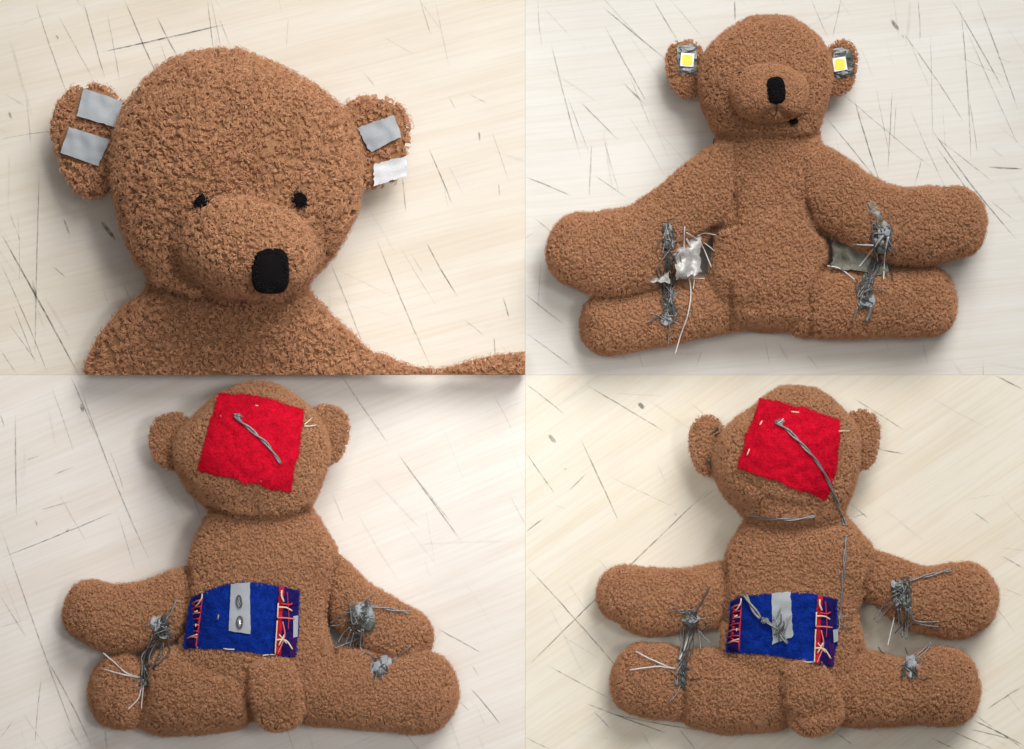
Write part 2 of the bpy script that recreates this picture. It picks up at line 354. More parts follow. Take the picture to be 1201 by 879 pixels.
class Bear:
    def __init__(self, px, py, label, scale, bounds):
        self.root = empty('teddy_bear', px, py, label, 'teddy bear', 'brown teddy bears on scratched wooden tables')
        self.parts = []; self.scale = scale; self.masks = []; self.bounds = bounds; self.rs = np.random.RandomState(int(px))
    seams = ()
    def seam_dist(self, px, py):
        best = np.full(np.shape(px), 1e9); dep = np.zeros(np.shape(px))
        for poly, depth in self.seams:
            for (xa, ya), (xb, yb) in zip(poly[:-1], poly[1:]):
                l2 = (xb - xa) ** 2 + (yb - ya) ** 2
                t = np.clip(((px - xa) * (xb - xa) + (py - ya) * (yb - ya)) / l2, 0, 1)
                d = np.hypot(px - xa - t * (xb - xa), py - ya - t * (yb - ya))
                m = d < best; best = np.where(m, d, best); dep = np.where(m, depth, dep)
        return best, dep
    def add(self, name, bm, fur=1.0, density=1.0, label=None):
        bm.normal_update()
        if self.seams:
            C0 = np.array([v.co[:] for v in bm.verts]); qx, qy = proj(C0); d, dep = self.seam_dist(qx, qy)
            w_ = 5.0 * self.scale; push = 1.35 * dep * np.exp(-(d / w_) ** 2)
            for v, p_ in zip(bm.verts, push):
                if p_ > .05 and v.normal.z > .05: v.co -= v.normal * p_
            bm.normal_update()
        bvh = BVHTree.FromBMesh(bm)
        me = bpy.data.meshes.new(name)
        b2 = bm.copy(); bmesh.ops.scale(b2, vec=(S, S, S), verts=b2.verts); b2.to_mesh(me); b2.free()
        me.polygons.foreach_set('use_smooth', [True] * len(me.polygons)); me.materials.append(M_backing)
        o = link(bpy.data.objects.new(name, me), self.root)
        if label: o['label'] = label
        bmesh.ops.triangulate(bm, faces=bm.faces[:]); bm.normal_update(); bm.verts.index_update()
        V = np.array([v.co[:] for v in bm.verts]); NV = np.array([v.normal[:] for v in bm.verts])
        F = np.array([[v.index for v in f.verts] for f in bm.faces])
        bm.free()
        self.parts.append(dict(o=o, bvh=bvh, V=V, N=NV, F=F, fur=fur, den=density, lo=V.min(0), hi=V.max(0)))
        return o
    def hit(self, px, py):
        o = Vector((0, 0, DP)); d = (Vector(P(px, py, 0)) - o).normalized(); best = None
        for p in self.parts:
            h = p['bvh'].ray_cast(o, d)
            if h[0] is not None and (best is None or h[3] < best[1]): best = (h[0].z, h[3])
        return best[0] if best else 0.0
    def grow(self):
        sc_ = self.scale; rsn = self.rs
        for idx, p in enumerate(self.parts):
            if p['fur'] <= 0: continue
            V, F, NV = p['V'], p['F'], p['N']
            A = V[F]; cr = np.cross(A[:, 1] - A[:, 0], A[:, 2] - A[:, 0]); ar = np.linalg.norm(cr, axis=1) / 2
            nz = cr[:, 2] / (2 * ar + 1e-12)
            wgt = np.where(nz < -0.45, 0, np.where(nz < -0.1, .4, 1.0)) * ar
            sp = 2.35 * sc_ / math.sqrt(p['den'])
            n = int(wgt.sum() / (sp * sp))
            ti = rsn.choice(len(F), n, p=wgt / wgt.sum())
            u = rsn.rand(n); v = rsn.rand(n); m = u + v > 1; u[m] = 1 - u[m]; v[m] = 1 - v[m]
            ww = np.stack([1 - u - v, u, v], 1)
            pos = (A[ti] * ww[:, :, None]).sum(1); nor = (NV[F[ti]] * ww[:, :, None]).sum(1)
            nor /= np.linalg.norm(nor, axis=1)[:, None] + 1e-9
            keep = np.ones(n, bool)
            qx, qy = proj(pos)
            for poly in self.masks: keep &= ~(in_poly(qx, qy, poly) & (nor[:, 2] > .1))
            if self.seams:
                d, dep = self.seam_dist(qx, qy); keep &= ~((d < .19 * dep * sc_ ** .5) & (nor[:, 2] > .05))
            bx0, bx1, by0, by1 = self.bounds
            keep &= (qx > bx0 + 1.5) & (qx < bx1 - 1.5) & (qy > by0 + 1.5) & (qy < by1 - 1.5)
            for j, q in enumerate(self.parts):
                if j == idx: continue
                cand = np.where(keep & np.all((pos > q['lo'] - 2) & (pos < q['hi'] + 2), axis=1))[0]
                f = q['bvh'].find_nearest
                for i in cand:
                    P0 = Vector(pos[i]); loc, nn, _, _ = f(P0)
                    if loc is not None and (P0 - loc).dot(nn) < .55 * sc_: keep[i] = False
            pos, nor = pos[keep], nor[keep]; n = len(pos)
            if n == 0: continue
            # a soft flow field plus chance gives the curled, swirling pile
            fl = np.array([noise.noise(Vector(x * (0.03 / sc_))) for x in pos]) * 5.5
            ang0 = fl + rsn.normal(0, 1.3, n)
            cl = np.array([noise.noise(Vector(x * (0.15 / sc_))) + .5 * noise.noise(Vector(x * (0.33 / sc_))) for x in pos])
            lo = np.array([noise.noise(Vector(x * .012)) for x in pos])
            tint0 = np.clip(.5 + rsn.normal(0, .17, n) + .14 * cl + .16 * lo, 0, 1)
            K = 7; NP = 8
            pos = np.repeat(pos, K, 0); nor = np.repeat(nor, K, 0); N_ = len(pos)
            ang = np.repeat(ang0, K) + rsn.normal(0, .38, N_)
            tint = np.clip(np.repeat(tint0, K) + rsn.normal(0, .1, N_), 0, 1)
            ref = np.where(np.abs(nor[:, 2:3]) > .9, np.array([[1., 0, 0]]), np.array([[0, 0, 1.]]))
            t1 = np.cross(nor, ref); t1 /= np.linalg.norm(t1, axis=1)[:, None]; t2 = np.cross(nor, t1)
            t = t1 * np.cos(ang)[:, None] + t2 * np.sin(ang)[:, None]; b = np.cross(nor, t)
            fr = p['fur']
            r = (.80 + .45 * np.repeat(rsn.rand(n), K) + .25 * rsn.rand(N_)) * sc_ * fr
            stalk = (.9 + .7 * np.repeat(rsn.rand(n), K) + .3 * rsn.rand(N_) + .6 * np.repeat(cl.clip(-.45, .9), K)) * sc_ * fr
            th = 1.7 + 2.0 * np.repeat(rsn.rand(n), K) + rsn.normal(0, .3, N_)
            drift = rsn.normal(0, .6, N_) * sc_ * fr
            off = rsn.normal(0, .50 * sc_, (N_, 1)) * t + rsn.normal(0, .34 * sc_, (N_, 1)) * b
            fly = rsn.rand(N_) < .16; r = np.where(fly, r * 1.9, r); stalk = np.where(fly, stalk * 1.5, stalk); th = np.where(fly, th * .6, th)
            pts = np.zeros((N_, NP, 3))
            for k in range(NP):
                if k == 0: q = -nor * .6 * sc_
                else:
                    s = (k - 1) / (NP - 2); a = th * s
                    q = nor * (stalk * min(1, s * 2.2) + r * np.sin(a))[:, None] + t * (r * (1 - np.cos(a)) * 1.15)[:, None] + b * (drift * s)[:, None]
                pts[:, k] = pos + off + q
            pts[:, :, 2] = np.maximum(pts[:, :, 2], .25)
            if sc_ > 1.2:                                   # cut pile ends flush with the cut edge of the cloth
                pts[:, :, 1] = np.maximum(pts[:, :, 1], CY - 439.7); pts[:, :, 0] = np.minimum(pts[:, :, 0], 615.7 - CX)
            rad = np.linspace(.26, .16, NP)[None, :] * sc_ * (1.15 if sc_ > 1.2 else 1.0) * np.where(fly, .45, 1.0)[:, None]
            curves_obj('terry_pile', pts, rad, tint, M_fur, p['o'])

# ---------------------------------------------------------------- tubes, threads, drapes
def tube_mesh(pts, r, sides=6):
    pts = np.array(pts, float); n = len(pts); verts, faces = [], []
    tg = np.gradient(pts, axis=0); tg /= np.linalg.norm(tg, axis=1)[:, None] + 1e-9
    up = np.array([.13, .21, .97])
    rr = np.broadcast_to(np.array(r, float), (n,))
    for i in range(n):
        a = np.cross(tg[i], up); a /= np.linalg.norm(a) + 1e-9; b = np.cross(a, tg[i])
        for k in range(sides):
            c = 2 * math.pi * k / sides; verts.append(pts[i] + (a * math.cos(c) + b * math.sin(c)) * rr[i])
    for i in range(n - 1):
        for k in range(sides):
            k2 = (k + 1) % sides; faces.append((i * sides + k, i * sides + k2, (i + 1) * sides + k2, (i + 1) * sides + k))
    faces.append(tuple(range(sides))[::-1]); faces.append(tuple((n - 1) * sides + k for k in range(sides)))
    return verts, faces
def smooth1(z, it):
    z = z.copy()
    for _ in range(it): z[1:-1] = (z[:-2] + 2 * z[1:-1] + z[2:]) / 4
    return z
def thread_path(bear, pts, lift, tip0=0., tip1=0., soft=8, floor=True, zmin=-1e9):
    q = catmull([(a, b, 0, 0, 0) for a, b in pts], 2.2)[:, :2]
    q = q + np.cumsum(bear.rs.normal(0, .06, q.shape), 0) - 0
    z0 = np.maximum(np.array([bear.hit(x, y) for x, y in q]), zmin); n = len(z0)
    zs = smooth1(z0, soft)
    z = np.maximum(zs, z0 if floor else zs) + lift + 1.2; z = smooth1(z, 2)
    s = np.linspace(0, 1, n); z += tip0 * (1 - s) ** 2 + tip1 * s ** 2
    return np.array([P(x, y, zz) for (x, y), zz in zip(q, z)])
def thread(bear, parent, pts, r=.7, mat=None, lift=3.5, tip0=0., tip1=0., name='thread', ply=1, soft=8):
    c = thread_path(bear, pts, lift, tip0, tip1, soft, True, (66 if bear is b2 else 58) if soft >= 30 else -1e9)
    if ply == 1:
        v, f = tube_mesh(c, r)
    else:
        tg = np.gradient(c, axis=0); tg /= np.linalg.norm(tg, axis=1)[:, None] + 1e-9
        a = np.cross(tg, [0.1, .1, 1]); a /= np.linalg.norm(a, axis=1)[:, None] + 1e-9; b = np.cross(a, tg)
        s = np.arange(len(c)) * .30; v, f = [], []
        for ph in (0, math.pi):
            sp = .85 + .25 * np.sin(np.arange(len(c)) * .13)
            vv, ff = tube_mesh(c + (a * np.cos(s + ph)[:, None] + b * np.sin(s + ph)[:, None]) * (r * sp)[:, None], r * .85)
            k = len(v); v += vv; f += [tuple(i + k for i in q) for q in ff]
    return mesh_obj(name, v, f, mat or M_thread, parent)
def side(poly, n):
    p = np.array(poly, float); d = np.r_[0, np.cumsum(np.hypot(*np.diff(p, axis=0).T))]
    t = np.linspace(0, d[-1], n); return np.stack([np.interp(t, d, p[:, 0]), np.interp(t, d, p[:, 1])], 1)
def drape(bear, parent, name, top, bottom, mat, lift=1.6, thick=1.6, nu=24, nv=20, smooth=10, left=None, right=None, wave=None, fuzz=None, label=None, rag=0.0, ripple=0.0, over=None, zfix=None, plane=False, wob=0.0):
    T, B = side(top, nu), side(bottom, nu); g = np.zeros((nv, nu, 2))
    for j in range(nv): v = j / (nv - 1); g[j] = T * (1 - v) + B * v
    for sd, i0 in ((left, 0), (right, nu - 1)):
        if sd is None: continue
        Sd = side(sd, nv); df = Sd - g[:, i0].copy()
        wgt = np.linspace(1, 0, nu) ** 2 if i0 == 0 else np.linspace(0, 1, nu) ** 2
        g += df[:, None, :] * wgt[None, :, None]
    if wob:
        for j in range(nv):
            for i in range(nu):
                e_ = max(abs(2 * i / (nu - 1) - 1), abs(2 * j / (nv - 1) - 1)) ** 3
                x_, y_ = g[j, i]; g[j, i] += e_ * wob * np.array([noise.noise(Vector((x_ * .05, y_ * .05, 7))), noise.noise(Vector((x_ * .05, y_ * .05, 17)))])
    if rag:
        g[0] += bear.rs.normal(0, rag, g[0].shape); g[-1] += bear.rs.normal(0, rag, g[-1].shape)
        g[:, 0] += bear.rs.normal(0, rag, g[:, 0].shape); g[:, -1] += bear.rs.normal(0, rag, g[:, -1].shape)
    z = np.array([[bear.hit(*g[j, i]) for i in range(nu)] for j in range(nv)])
    if zfix is not None: z = np.full_like(z, 0.) + np.linspace(zfix[0], zfix[1], nu)[None, :]
    if plane:
        ok = z > np.median(z) - 12; A_ = np.c_[g[ok], np.ones(ok.sum())]; cf = np.linalg.lstsq(A_, z[ok], rcond=None)[0]
        z = g[..., 0] * cf[0] + g[..., 1] * cf[1] + cf[2]
    zmin = np.percentile(z, 15) - 14; z = np.maximum(z, zmin)
    z0 = z.copy()
    for _ in range(smooth):
        q = np.pad(z, 1, mode='reflect', reflect_type='odd'); z = (q[:-2, 1:-1] + q[2:, 1:-1] + q[1:-1, :-2] + q[1:-1, 2:] + 2 * z) / 6
    z = np.maximum(z, z0 - 0.5) + lift
    if wave is not None:
        for j in range(nv):
            for i in range(nu): z[j, i] += wave(i / (nu - 1), j / (nv - 1))
    if ripple:
        for j in range(nv):
            for i in range(nu): z[j, i] += ripple * noise.noise(Vector((g[j, i, 0] * .09, g[j, i, 1] * .09, 2)))
    verts = [P(g[j, i, 0], g[j, i, 1], z[j, i] + thick) for j in range(nv) for i in range(nu)]
    verts += [P(g[j, i, 0], g[j, i, 1], z[j, i]) for j in range(nv) for i in range(nu)]
    n = nu * nv; faces = []
    for j in range(nv - 1):
        for i in range(nu - 1):
            a = j * nu + i; q = (a, a + nu, a + nu + 1, a + 1); faces.append(q); faces.append(tuple(k + n for k in q)[::-1])
    loop = [i for i in range(nu)] + [j * nu + nu - 1 for j in range(1, nv)] + [(nv - 1) * nu + i for i in range(nu - 2, -1, -1)] + [j * nu for j in range(nv - 2, 0, -1)]
    for a, b in zip(loop, loop[1:] + loop[:1]): faces.append((a, b, b + n, a + n))
    o = mesh_obj(name, verts, faces, mat, parent)
    md = o.modifiers.new('edges', 'EDGE_SPLIT'); md.split_angle = math.radians(50)
    if label: o['label'] = label
    if fuzz is not None:
        cnt, fm = fuzz; r_ = bear.rs
        W = np.array(verts[:n]).reshape(nv, nu, 3)
        uu = r_.rand(cnt) * (nu - 1.001); vv = r_.rand(cnt) * (nv - 1.001)
        ed = r_.rand(cnt) < .22; wch = r_.randint(0, 4, cnt)
        uu = np.where(ed & (wch == 0), 0, np.where(ed & (wch == 1), nu - 1.001, uu)); vv = np.where(ed & (wch == 2), 0, np.where(ed & (wch == 3), nv - 1.001, vv))
        i = uu.astype(int); j = vv.astype(int); fu = (uu - i)[:, None]; fv = (vv - j)[:, None]
        p0 = W[j, i] * (1 - fu) * (1 - fv) + W[j, i + 1] * fu * (1 - fv) + W[j + 1, i] * (1 - fu) * fv + W[j + 1, i + 1] * fu * fv
        a = r_.rand(cnt) * 6.283; ln = r_.uniform(1.5, 4.2, cnt) * np.where(ed, .55, 1); up = r_.uniform(.2, 1.1, cnt); bd = r_.normal(0, .9, cnt)
        pts = np.zeros((cnt, 5, 3))
        for k in range(5):
            s = k / 4; aa = a + bd * s
            pts[:, k] = p0 + np.stack([np.cos(aa) * ln * s, np.sin(aa) * ln * s, up * math.sin(s * 2.6) - .3], 1)
        # keep fibres following the slope of the cloth
        nxt = W[j, np.minimum(i + 1, nu - 1)] - W[j, i]; sx = (nxt[:, 2] / (nxt[:, 0] + 1e-6)).clip(-1.2, 1.2)
        nyt = W[np.minimum(j + 1, nv - 1), i] - W[j, i]; sy = (nyt[:, 2] / (nyt[:, 1] - 1e-6)).clip(-1.2, 1.2)
        dxy = pts - pts[:, :1]
        pts[:, :, 2] += dxy[:, :, 0] * sx[:, None] + dxy[:, :, 1] * sy[:, None]
        curves_obj('felt_fuzz', pts, np.full((1, 5), .22), np.clip(.5 + r_.normal(0, .25, cnt), 0, 1), fm, o)
    return o
def rock(px, py, z, rx, ry, rz, seed, sharp=.35):
    bm = bmesh.new(); bmesh.ops.create_icosphere(bm, subdivisions=2, radius=1)
    vs = []
    for v in bm.verts:
        k = 1 + sharp * noise.noise(v.co * 1.7 + Vector((seed, seed * .7, 0))) * 1.8
        vs.append(P(px + v.co.x * rx * k, py + v.co.y * ry * k, z + v.co.z * rz * k))
    fs = [tuple(v.index for v in f.verts) for f in bm.faces]; bm.free(); return vs, fs
def knot(bear, name, x0, y0, x1, y1, lumps, loops, mat_l=None, lift=2.0, flat=False, label=None, fray=5):
    """a crumpled bit of conductive tape wound with steel thread, filling the box x0..x1, y0..y1"""
    r_ = bear.rs; cx, cy = (x0 + x1) / 2, (y0 + y1) / 2; zc = max(bear.hit(cx, cy), bear.hit(x0, y0) * .8, bear.hit(x1, y1) * .8)
    o = None
    for i in range(lumps):
        px = r_.uniform(x0 + 3, x1 - 3); py = r_.uniform(y0 + 3, y1 - 3); z = max(bear.hit(px, py), zc - 14) + lift
        sz = r_.uniform(4.0, 8.0)
        v, f = rock(px, py, z, sz, sz * r_.uniform(.7, 1.4), sz * .7, i * 3.3 + x0)
        m = [M_tape_dark, M_tape, M_tape_dark, M_thread_dark][i % 4] if mat_l is None else mat_l
        if o is None:
            o = mesh_obj(name, v, f, m, bear.root, smooth=False)
            if label: o['label'] = label
        else: mesh_obj('tape_scrap', v, f, m, o, smooth=False)
    for i in range(loops):
        m = r_.randint(3, 6); q = np.c_[r_.uniform(x0 - 1, x1 + 1, m), r_.uniform(y0 - 1, y1 + 1, m)]
        pts = [P(px, py, max(bear.hit(px, py), zc - 12) + lift + r_.uniform(2.5, 7)) for px, py in q]
        v, f = tube_mesh(catmull(np.c_[np.array(pts), np.zeros((m, 2))], 2)[:, :3], .75, 5)
        mesh_obj('thread_loop', v, f, [M_thread_dark, M_thread, M_thread_dark][i % 3], o)
    for i in range(fray):
        a = r_.uniform(0, 6.283); l = r_.uniform(9, 22); bx, by = r_.uniform(x0, x1), r_.uniform(y0, y1); c_ = r_.normal(0, .5)
        pts = [(bx, by), (bx + l * .5 * math.cos(a), by + l * .5 * math.sin(a)), (bx + l * math.cos(a + c_), by + l * math.sin(a + c_))]
        v, f = tube_mesh(thread_path(bear, pts, lift + 2.5, 1, 3, 30, True, zc - 20), r_.uniform(.45, .8), 5)
        mesh_obj('frayed_end', v, f, [M_thread, M_thread_dark, M_thread][i % 3], o)
    return o
def stitch(bear, parent, pts, r=.7, mat=None, lift=4.2, name='stitch'):
    c = thread_path(bear, pts, lift, -1.5, -1.5, 2); v, f = tube_mesh(c, r); return mesh_obj(name, v, f, mat or M_cream, parent)
def plain(bear, bm, name, mat, label=None, parent=None):
    bm.normal_update(); me = bpy.data.meshes.new(name); bmesh.ops.scale(bm, vec=(S, S, S), verts=bm.verts); bm.to_mesh(me); bm.free()
    me.polygons.foreach_set('use_smooth', [True] * len(me.polygons)); me.materials.append(mat)
    o = link(bpy.data.objects.new(name, me), parent or bear.root)
    if label: o['label'] = label
    return o
def fuzz_dot(bear, o, px, py, rx, ry, z, n, ln):
    r_ = bear.rs; a = r_.rand(n) * 6.283; q = np.sqrt(r_.rand(n))
    base = np.array([P(px + rx * qq * math.cos(aa), py + ry * qq * math.sin(aa), z + 3 * (1 - qq * qq)) for aa, qq in zip(a, q)])
    pts = np.zeros((n, 5, 3)); l = r_.uniform(.5, 1, n) * ln; up = r_.uniform(.2, 1.0, n) * ln * .5; a2 = a + r_.normal(0, .8, n)
    for k in range(5):
        s = k / 4; pts[:, k] = base + np.stack([np.cos(a2) * l * s, np.sin(-a2) * l * s, up * math.sin(s * 2.4)], 1)
    return curves_obj('black_fibre', pts, np.full((1, 5), .4), np.full(n, .5), M_blackfuzz, o)
def quad(a, b, c, d): return [a, b, c, d]

# ================================================================ bear 1: large, cropped, face up, tape squares on both ears
b1 = Bear(290, 330, 'large brown teddy bear shown head and shoulders, four grey tape squares on its ears', 1.75, (-300, 616, -300, 440))
b1.seams = [([(207,262),(197,288),(209,324),(250,347)], 9), ([(165,338),(225,354),(300,360),(368,338)], 9), ([(296,196),(299,216)], 5), ([(378,262),(382,300)], 5)]
head1 = loft([(258,70,36,100,40),(259,77,55,102,56),(262,90,78,105,74),(269,112,108,111,94),(276,145,134,115,108),(277,200,143,118,114),(278,250,135,116,110),(274,295,115,110,100),(270,325,92,100,88)], 7, 34, lump=2.4, axis=(0, 1), cexp=1.7, seed=1, ex=2.1, ring=56)
b1.add('head', head1)
b1.add('muzzle', blob(290, 287, 192, 78, 58, 98, rot=15, ex=2.2, lump=2.2, seed=2), fur=.8, density=1.3)
b1.add('ear', blob(112, 166, 62, 44, 64, 24, rot=-14, ex=2.5, lump=2, seed=3, cup=10))
b1.add('ear', blob(435, 168, 62, 40, 51, 22, rot=12, ex=2.5, lump=2, seed=4, cup=10))
t1 = loft([(266,318,86,70,62),(266,345,96,64,58),(264,370,120,56,52),(266,400,150,48,45),(278,440,176,38,36),(284,500,190,34,32)], 20, 60, lump=2.4, axis=(0, 1), seed=5, ring=60)
cut(t1, (0, CY - 439.9, 0), (0, -1, 0)); b1.add('torso', t1)
a1 = loft([(380,452,52,44,40),(430,463,46,40,36),(480,478,42,36,32),(535,482,48,32,29),(590,474,52,32,29),(650,466,50,32,29)], 30, 40, lump=2, seed=6)
cut(a1, (0, CY - 439.9, 0), (0, -1, 0)); cut(a1, (615.9 - CX, 0, 0), (1, 0, 0)); b1.add('arm', a1)
NOSE1 = (317, 319)
tapes1 = [[(98,104),(144,119),(136,150),(90,136)], [(81,149),(129,164),(115,195),(71,179)], [(418,150),(462,135),(471,160),(435,179)], [(438,193),(477,183),(478,206),(439,218)]]
def grown(q, d):
    c = np.mean(q, axis=0); return [tuple(c + (np.array(p) - c) * (1 + d / (np.linalg.norm(np.array(p) - c)))) for p in q]
for q in tapes1: b1.masks.append(grown(q, 5))
b1.masks.append([(299,296),(306,291),(330,292),(337,300),(337,338),(328,344),(306,344),(298,334)])
for ex_, ey_ in ((237, 239), (351, 235)): b1.masks.append([(ex_ - 7, ey_ - 8), (ex_ + 7, ey_ - 8), (ex_ + 7, ey_ + 8), (ex_ - 7, ey_ + 8)])

# ================================================================ bear 2: face up, LEDs on ears
b2 = Bear(900, 250, 'brown teddy bear lying face up, white light chips on its ears and frayed wiring', 1.0, (616, 1500, -300, 440))
b2.seams = [([(862,182),(861,228),(862,264)], 7), ([(862,264),(835,270),(800,288)], 6), ([(944,195),(945,235),(952,266),(980,284)], 7), ([(856,335),(857,388)], 7), ([(968,312),(951,345),(950,392)], 7), ([(766,240),(806,197)], 4), ([(838,160),(870,168)], 4), ([(930,168),(962,158)], 4), ([(893,138),(910,128),(927,139)], 5)]
b2.add('head', loft([(906,27,29,66,36),(904,32,40,67,45),(902,40,51,68,54),(900,56,66,71,64),(898,75,75,72,70),(897,98,77,72,72),(896,122,72,70,70),(898,146,62,64,62)], 6, 26, axis=(0, 1), cexp=1.7, seed=11, ex=2.1))
b2.add('muzzle', blob(902, 109, 138, 45, 33, 42, ex=2.3, lump=1.4, seed=12), fur=.6, density=1.7)
b2.add('ear', blob(806, 81, 40, 22, 33, 13, rot=-8, ex=2.5, seed=13, cup=5))
b2.add('ear', blob(985, 80, 40, 18, 31, 13, rot=10, ex=2.5, seed=14, cup=5))
b2.add('torso', loft([(900,158,58,56,52),(901,190,60,56,53),(903,230,58,56,54),(903,280,63,58,56),(903,330,67,57,54),(903,358,57,50,46)], 18, 29, axis=(0, 1), seed=15))
b2.add('arm', loft([(868,194,34,62,44),(840,216,38,62,46),(800,252,40,62,46),(756,288,47,62,46),(710,297,47,62,46),(680,292,41,60,44)], 20, 37, seed=16))
b2.add('arm', loft([(932,194,34,62,44),(960,217,41,62,46),(1000,244,41,62,46),(1050,264,43,62,46),(1095,264,42,62,46),(1122,260,39,60,44)], 20, 34, seed=17))
b2.add('leg', loft([(872,350,34,42,40),(826,360,32,40,38),(775,371,33,40,38),(730,378,34,40,38),(712,379,34,40,38)], 16, 30, seed=18))
b2.add('leg', loft([(938,352,40,42,40),(985,356,39,42,40),(1040,355,39,42,40),(1088,354,39,42,40)], 12, 31, seed=19))
b2.masks += [[(793,48),(818,49),(817,86),(794,87)], [(977,56),(1000,60),(1001,90),(980,92)], [(899,93),(904,90),(916,91),(921,96),(920,116),(913,122),(903,118)]]

# ================================================================ bear 3: face down (lower left)
b3 = Bear(305, 680, 'brown teddy bear lying face down, red back-of-head patch with short thread, no neck thread', 1.0, (-300, 616, 440, 1300))
b3.seams = [([(302,612),(298,690)], 4), ([(244,598),(280,609),(330,610),(364,598)], 8), ([(396,650),(388,690),(383,725),(394,768)], 9), ([(220,668),(217,740)], 7), ([(168,770),(171,800),(166,832)], 7), ([(287,775),(293,850)], 3.5), ([(357,778),(354,850)], 3.5), ([(296,578),(300,600)], 4), ([(392,768),(372,800)], 5)]
b3.add('head', loft([(303,456,26,84,34),(303,462,37,85,44),(302,472,51,86,56),(300,488,69,86,67),(297,510,84,86,74),(295,540,88,86,76),(297,570,77,84,72),(303,592,62,78,62)], 5, 22, axis=(0, 1), cexp=1.7, seed=21, ex=2.1))
b3.add('ear', blob(203, 518, 56, 25, 31, 15, rot=-10, ex=2.4, seed=22))
b3.add('ear', blob(381, 510, 58, 26, 34, 15, rot=14, ex=2.4, seed=23))
b3.add('torso', loft([(306,592,56,60,52),(309,620,71,62,56),(311,650,86,62,58),(305,690,84,62,58),(302,730,80,62,58),(300,770,90,60,56),(302,805,92,56,52)], 16, 40, axis=(0, 1), seed=24))
b3.add('arm', loft([(250,700,38,42,38),(215,706,37,42,38),(172,721,36,42,38),(135,726,37,42,38),(108,717,33,44,38)], 16, 31, seed=25))
b3.add('arm', loft([(368,668,32,40,35),(405,702,31,40,35),(440,729,32,40,35),(472,745,30,44,36)], 18, 33, seed=26))
b3.add('leg', loft([(270,806,48,56,52),(225,809,50,54,50),(186,813,47,44,42),(166,812,38,32,30),(146,811,43,44,42),(134,810,40,42,40)], 30, 29, seed=27))
b3.add('leg', loft([(345,800,46,54,50),(395,805,45,50,46),(450,811,44,48,44),(495,812,46,48,44)], 30, 40, seed=28))
b3.add('tail', loft([(318,788,24,112,15),(322,812,28,110,18),(326,834,28,98,17)], 16, 22, seed=29, ex=3.0))
RP3 = dict(top=[(258,462),(300,466),(355,481)], bottom=[(233,552),(285,564),(339,577)])
BP3 = dict(top=[(225,702),(243,694),(267,686),(293,684),(326,688),(350,694)], bottom=[(216,760),(260,761),(305,766),(346,770)])
b3.masks += [RP3['top'] + RP3['bottom'][::-1], BP3['top'] + BP3['bottom'][::-1]]

# ================================================================ bear 4: face down (lower right), long threads
b4 = Bear(935, 690, 'brown teddy bear lying face down with grey thread stitched across its neck and back', 1.0, (616, 1500, 440, 1300))
b4.seams = [([(936,622),(932,690)], 3.5), ([(876,613),(930,622),(986,615)], 8), ([(1027,655),(1016,690),(1008,722)], 9), ([(850,662),(849,728)], 7), ([(801,784),(801,842)], 7), ([(918,790),(922,855)], 3.5), ([(990,790),(994,850)], 3.5), ([(870,558),(905,585),(960,597)], 3), ([(1008,765),(996,795)], 5)]
b4.add('head', loft([(936,460,25,84,34),(935,466,35,85,44),(934,475,46,86,56),(931,490,63,86,66),(926,510,78,86,74),(922,543,83,86,76),(922,573,76,84,72),(928,598,60,78,62)], 5, 22, axis=(0, 1), cexp=1.7, seed=31, ex=2.1))
b4.add('ear', blob(831, 523, 56, 20, 34, 14, rot=-8, ex=2.4, seed=32))
b4.add('ear', blob(1008, 516, 58, 22, 34, 14, rot=8, ex=2.4, seed=33))
b4.add('torso', loft([(931,600,54,60,52),(936,622,68,62,56),(939,645,84,62,58),(936,675,86,62,58),(927,715,78,62,58),(929,755,82,60,56),(938,805,92,56,52)], 16, 40, axis=(0, 1), seed=34))
b4.add('arm', loft([(885,692,38,42,38),(845,697,36,42,38),(800,705,35,42,38),(760,706,38,42,38),(735,698,32,44,38)], 16, 34, seed=35))
b4.add('arm', loft([(985,672,32,40,35),(1035,681,28,40,34),(1080,702,37,42,38),(1118,705,41,42,38),(1136,701,38,44,38)], 18, 32, seed=36))
b4.add('leg', loft([(915,805,48,56,52),(862,809,48,54,50),(822,808,45,44,42),(797,805,38,33,31),(772,800,43,44,42),(752,796,40,42,40)], 30, 33, seed=37))
b4.add('leg', loft([(965,800,46,54,50),(1012,808,44,50,46),(1058,811,37,46,40),(1100,806,44,48,44),(1112,805,43,46,42)], 30, 35, seed=38))
b4.add('tail', loft([(942,788,25,112,15),(951,812,30,112,18),(957,837,31,98,17)], 14, 24, seed=39, ex=3.0))
RP4 = dict(top=[(893,469),(940,478),(985,494)], bottom=[(866,549),(918,566),(970,586)])
BP4 = dict(top=[(857,707),(873,700),(906,697),(927,695),(956,699),(981,704)], bottom=[(853,765),(890,767),(925,771),(956,777),(977,781)])
b4.masks += [RP4['top'] + RP4['bottom'][::-1], BP4['top'] + BP4['bottom'][::-1]]

for b in (b1, b2, b3, b4): b.grow()

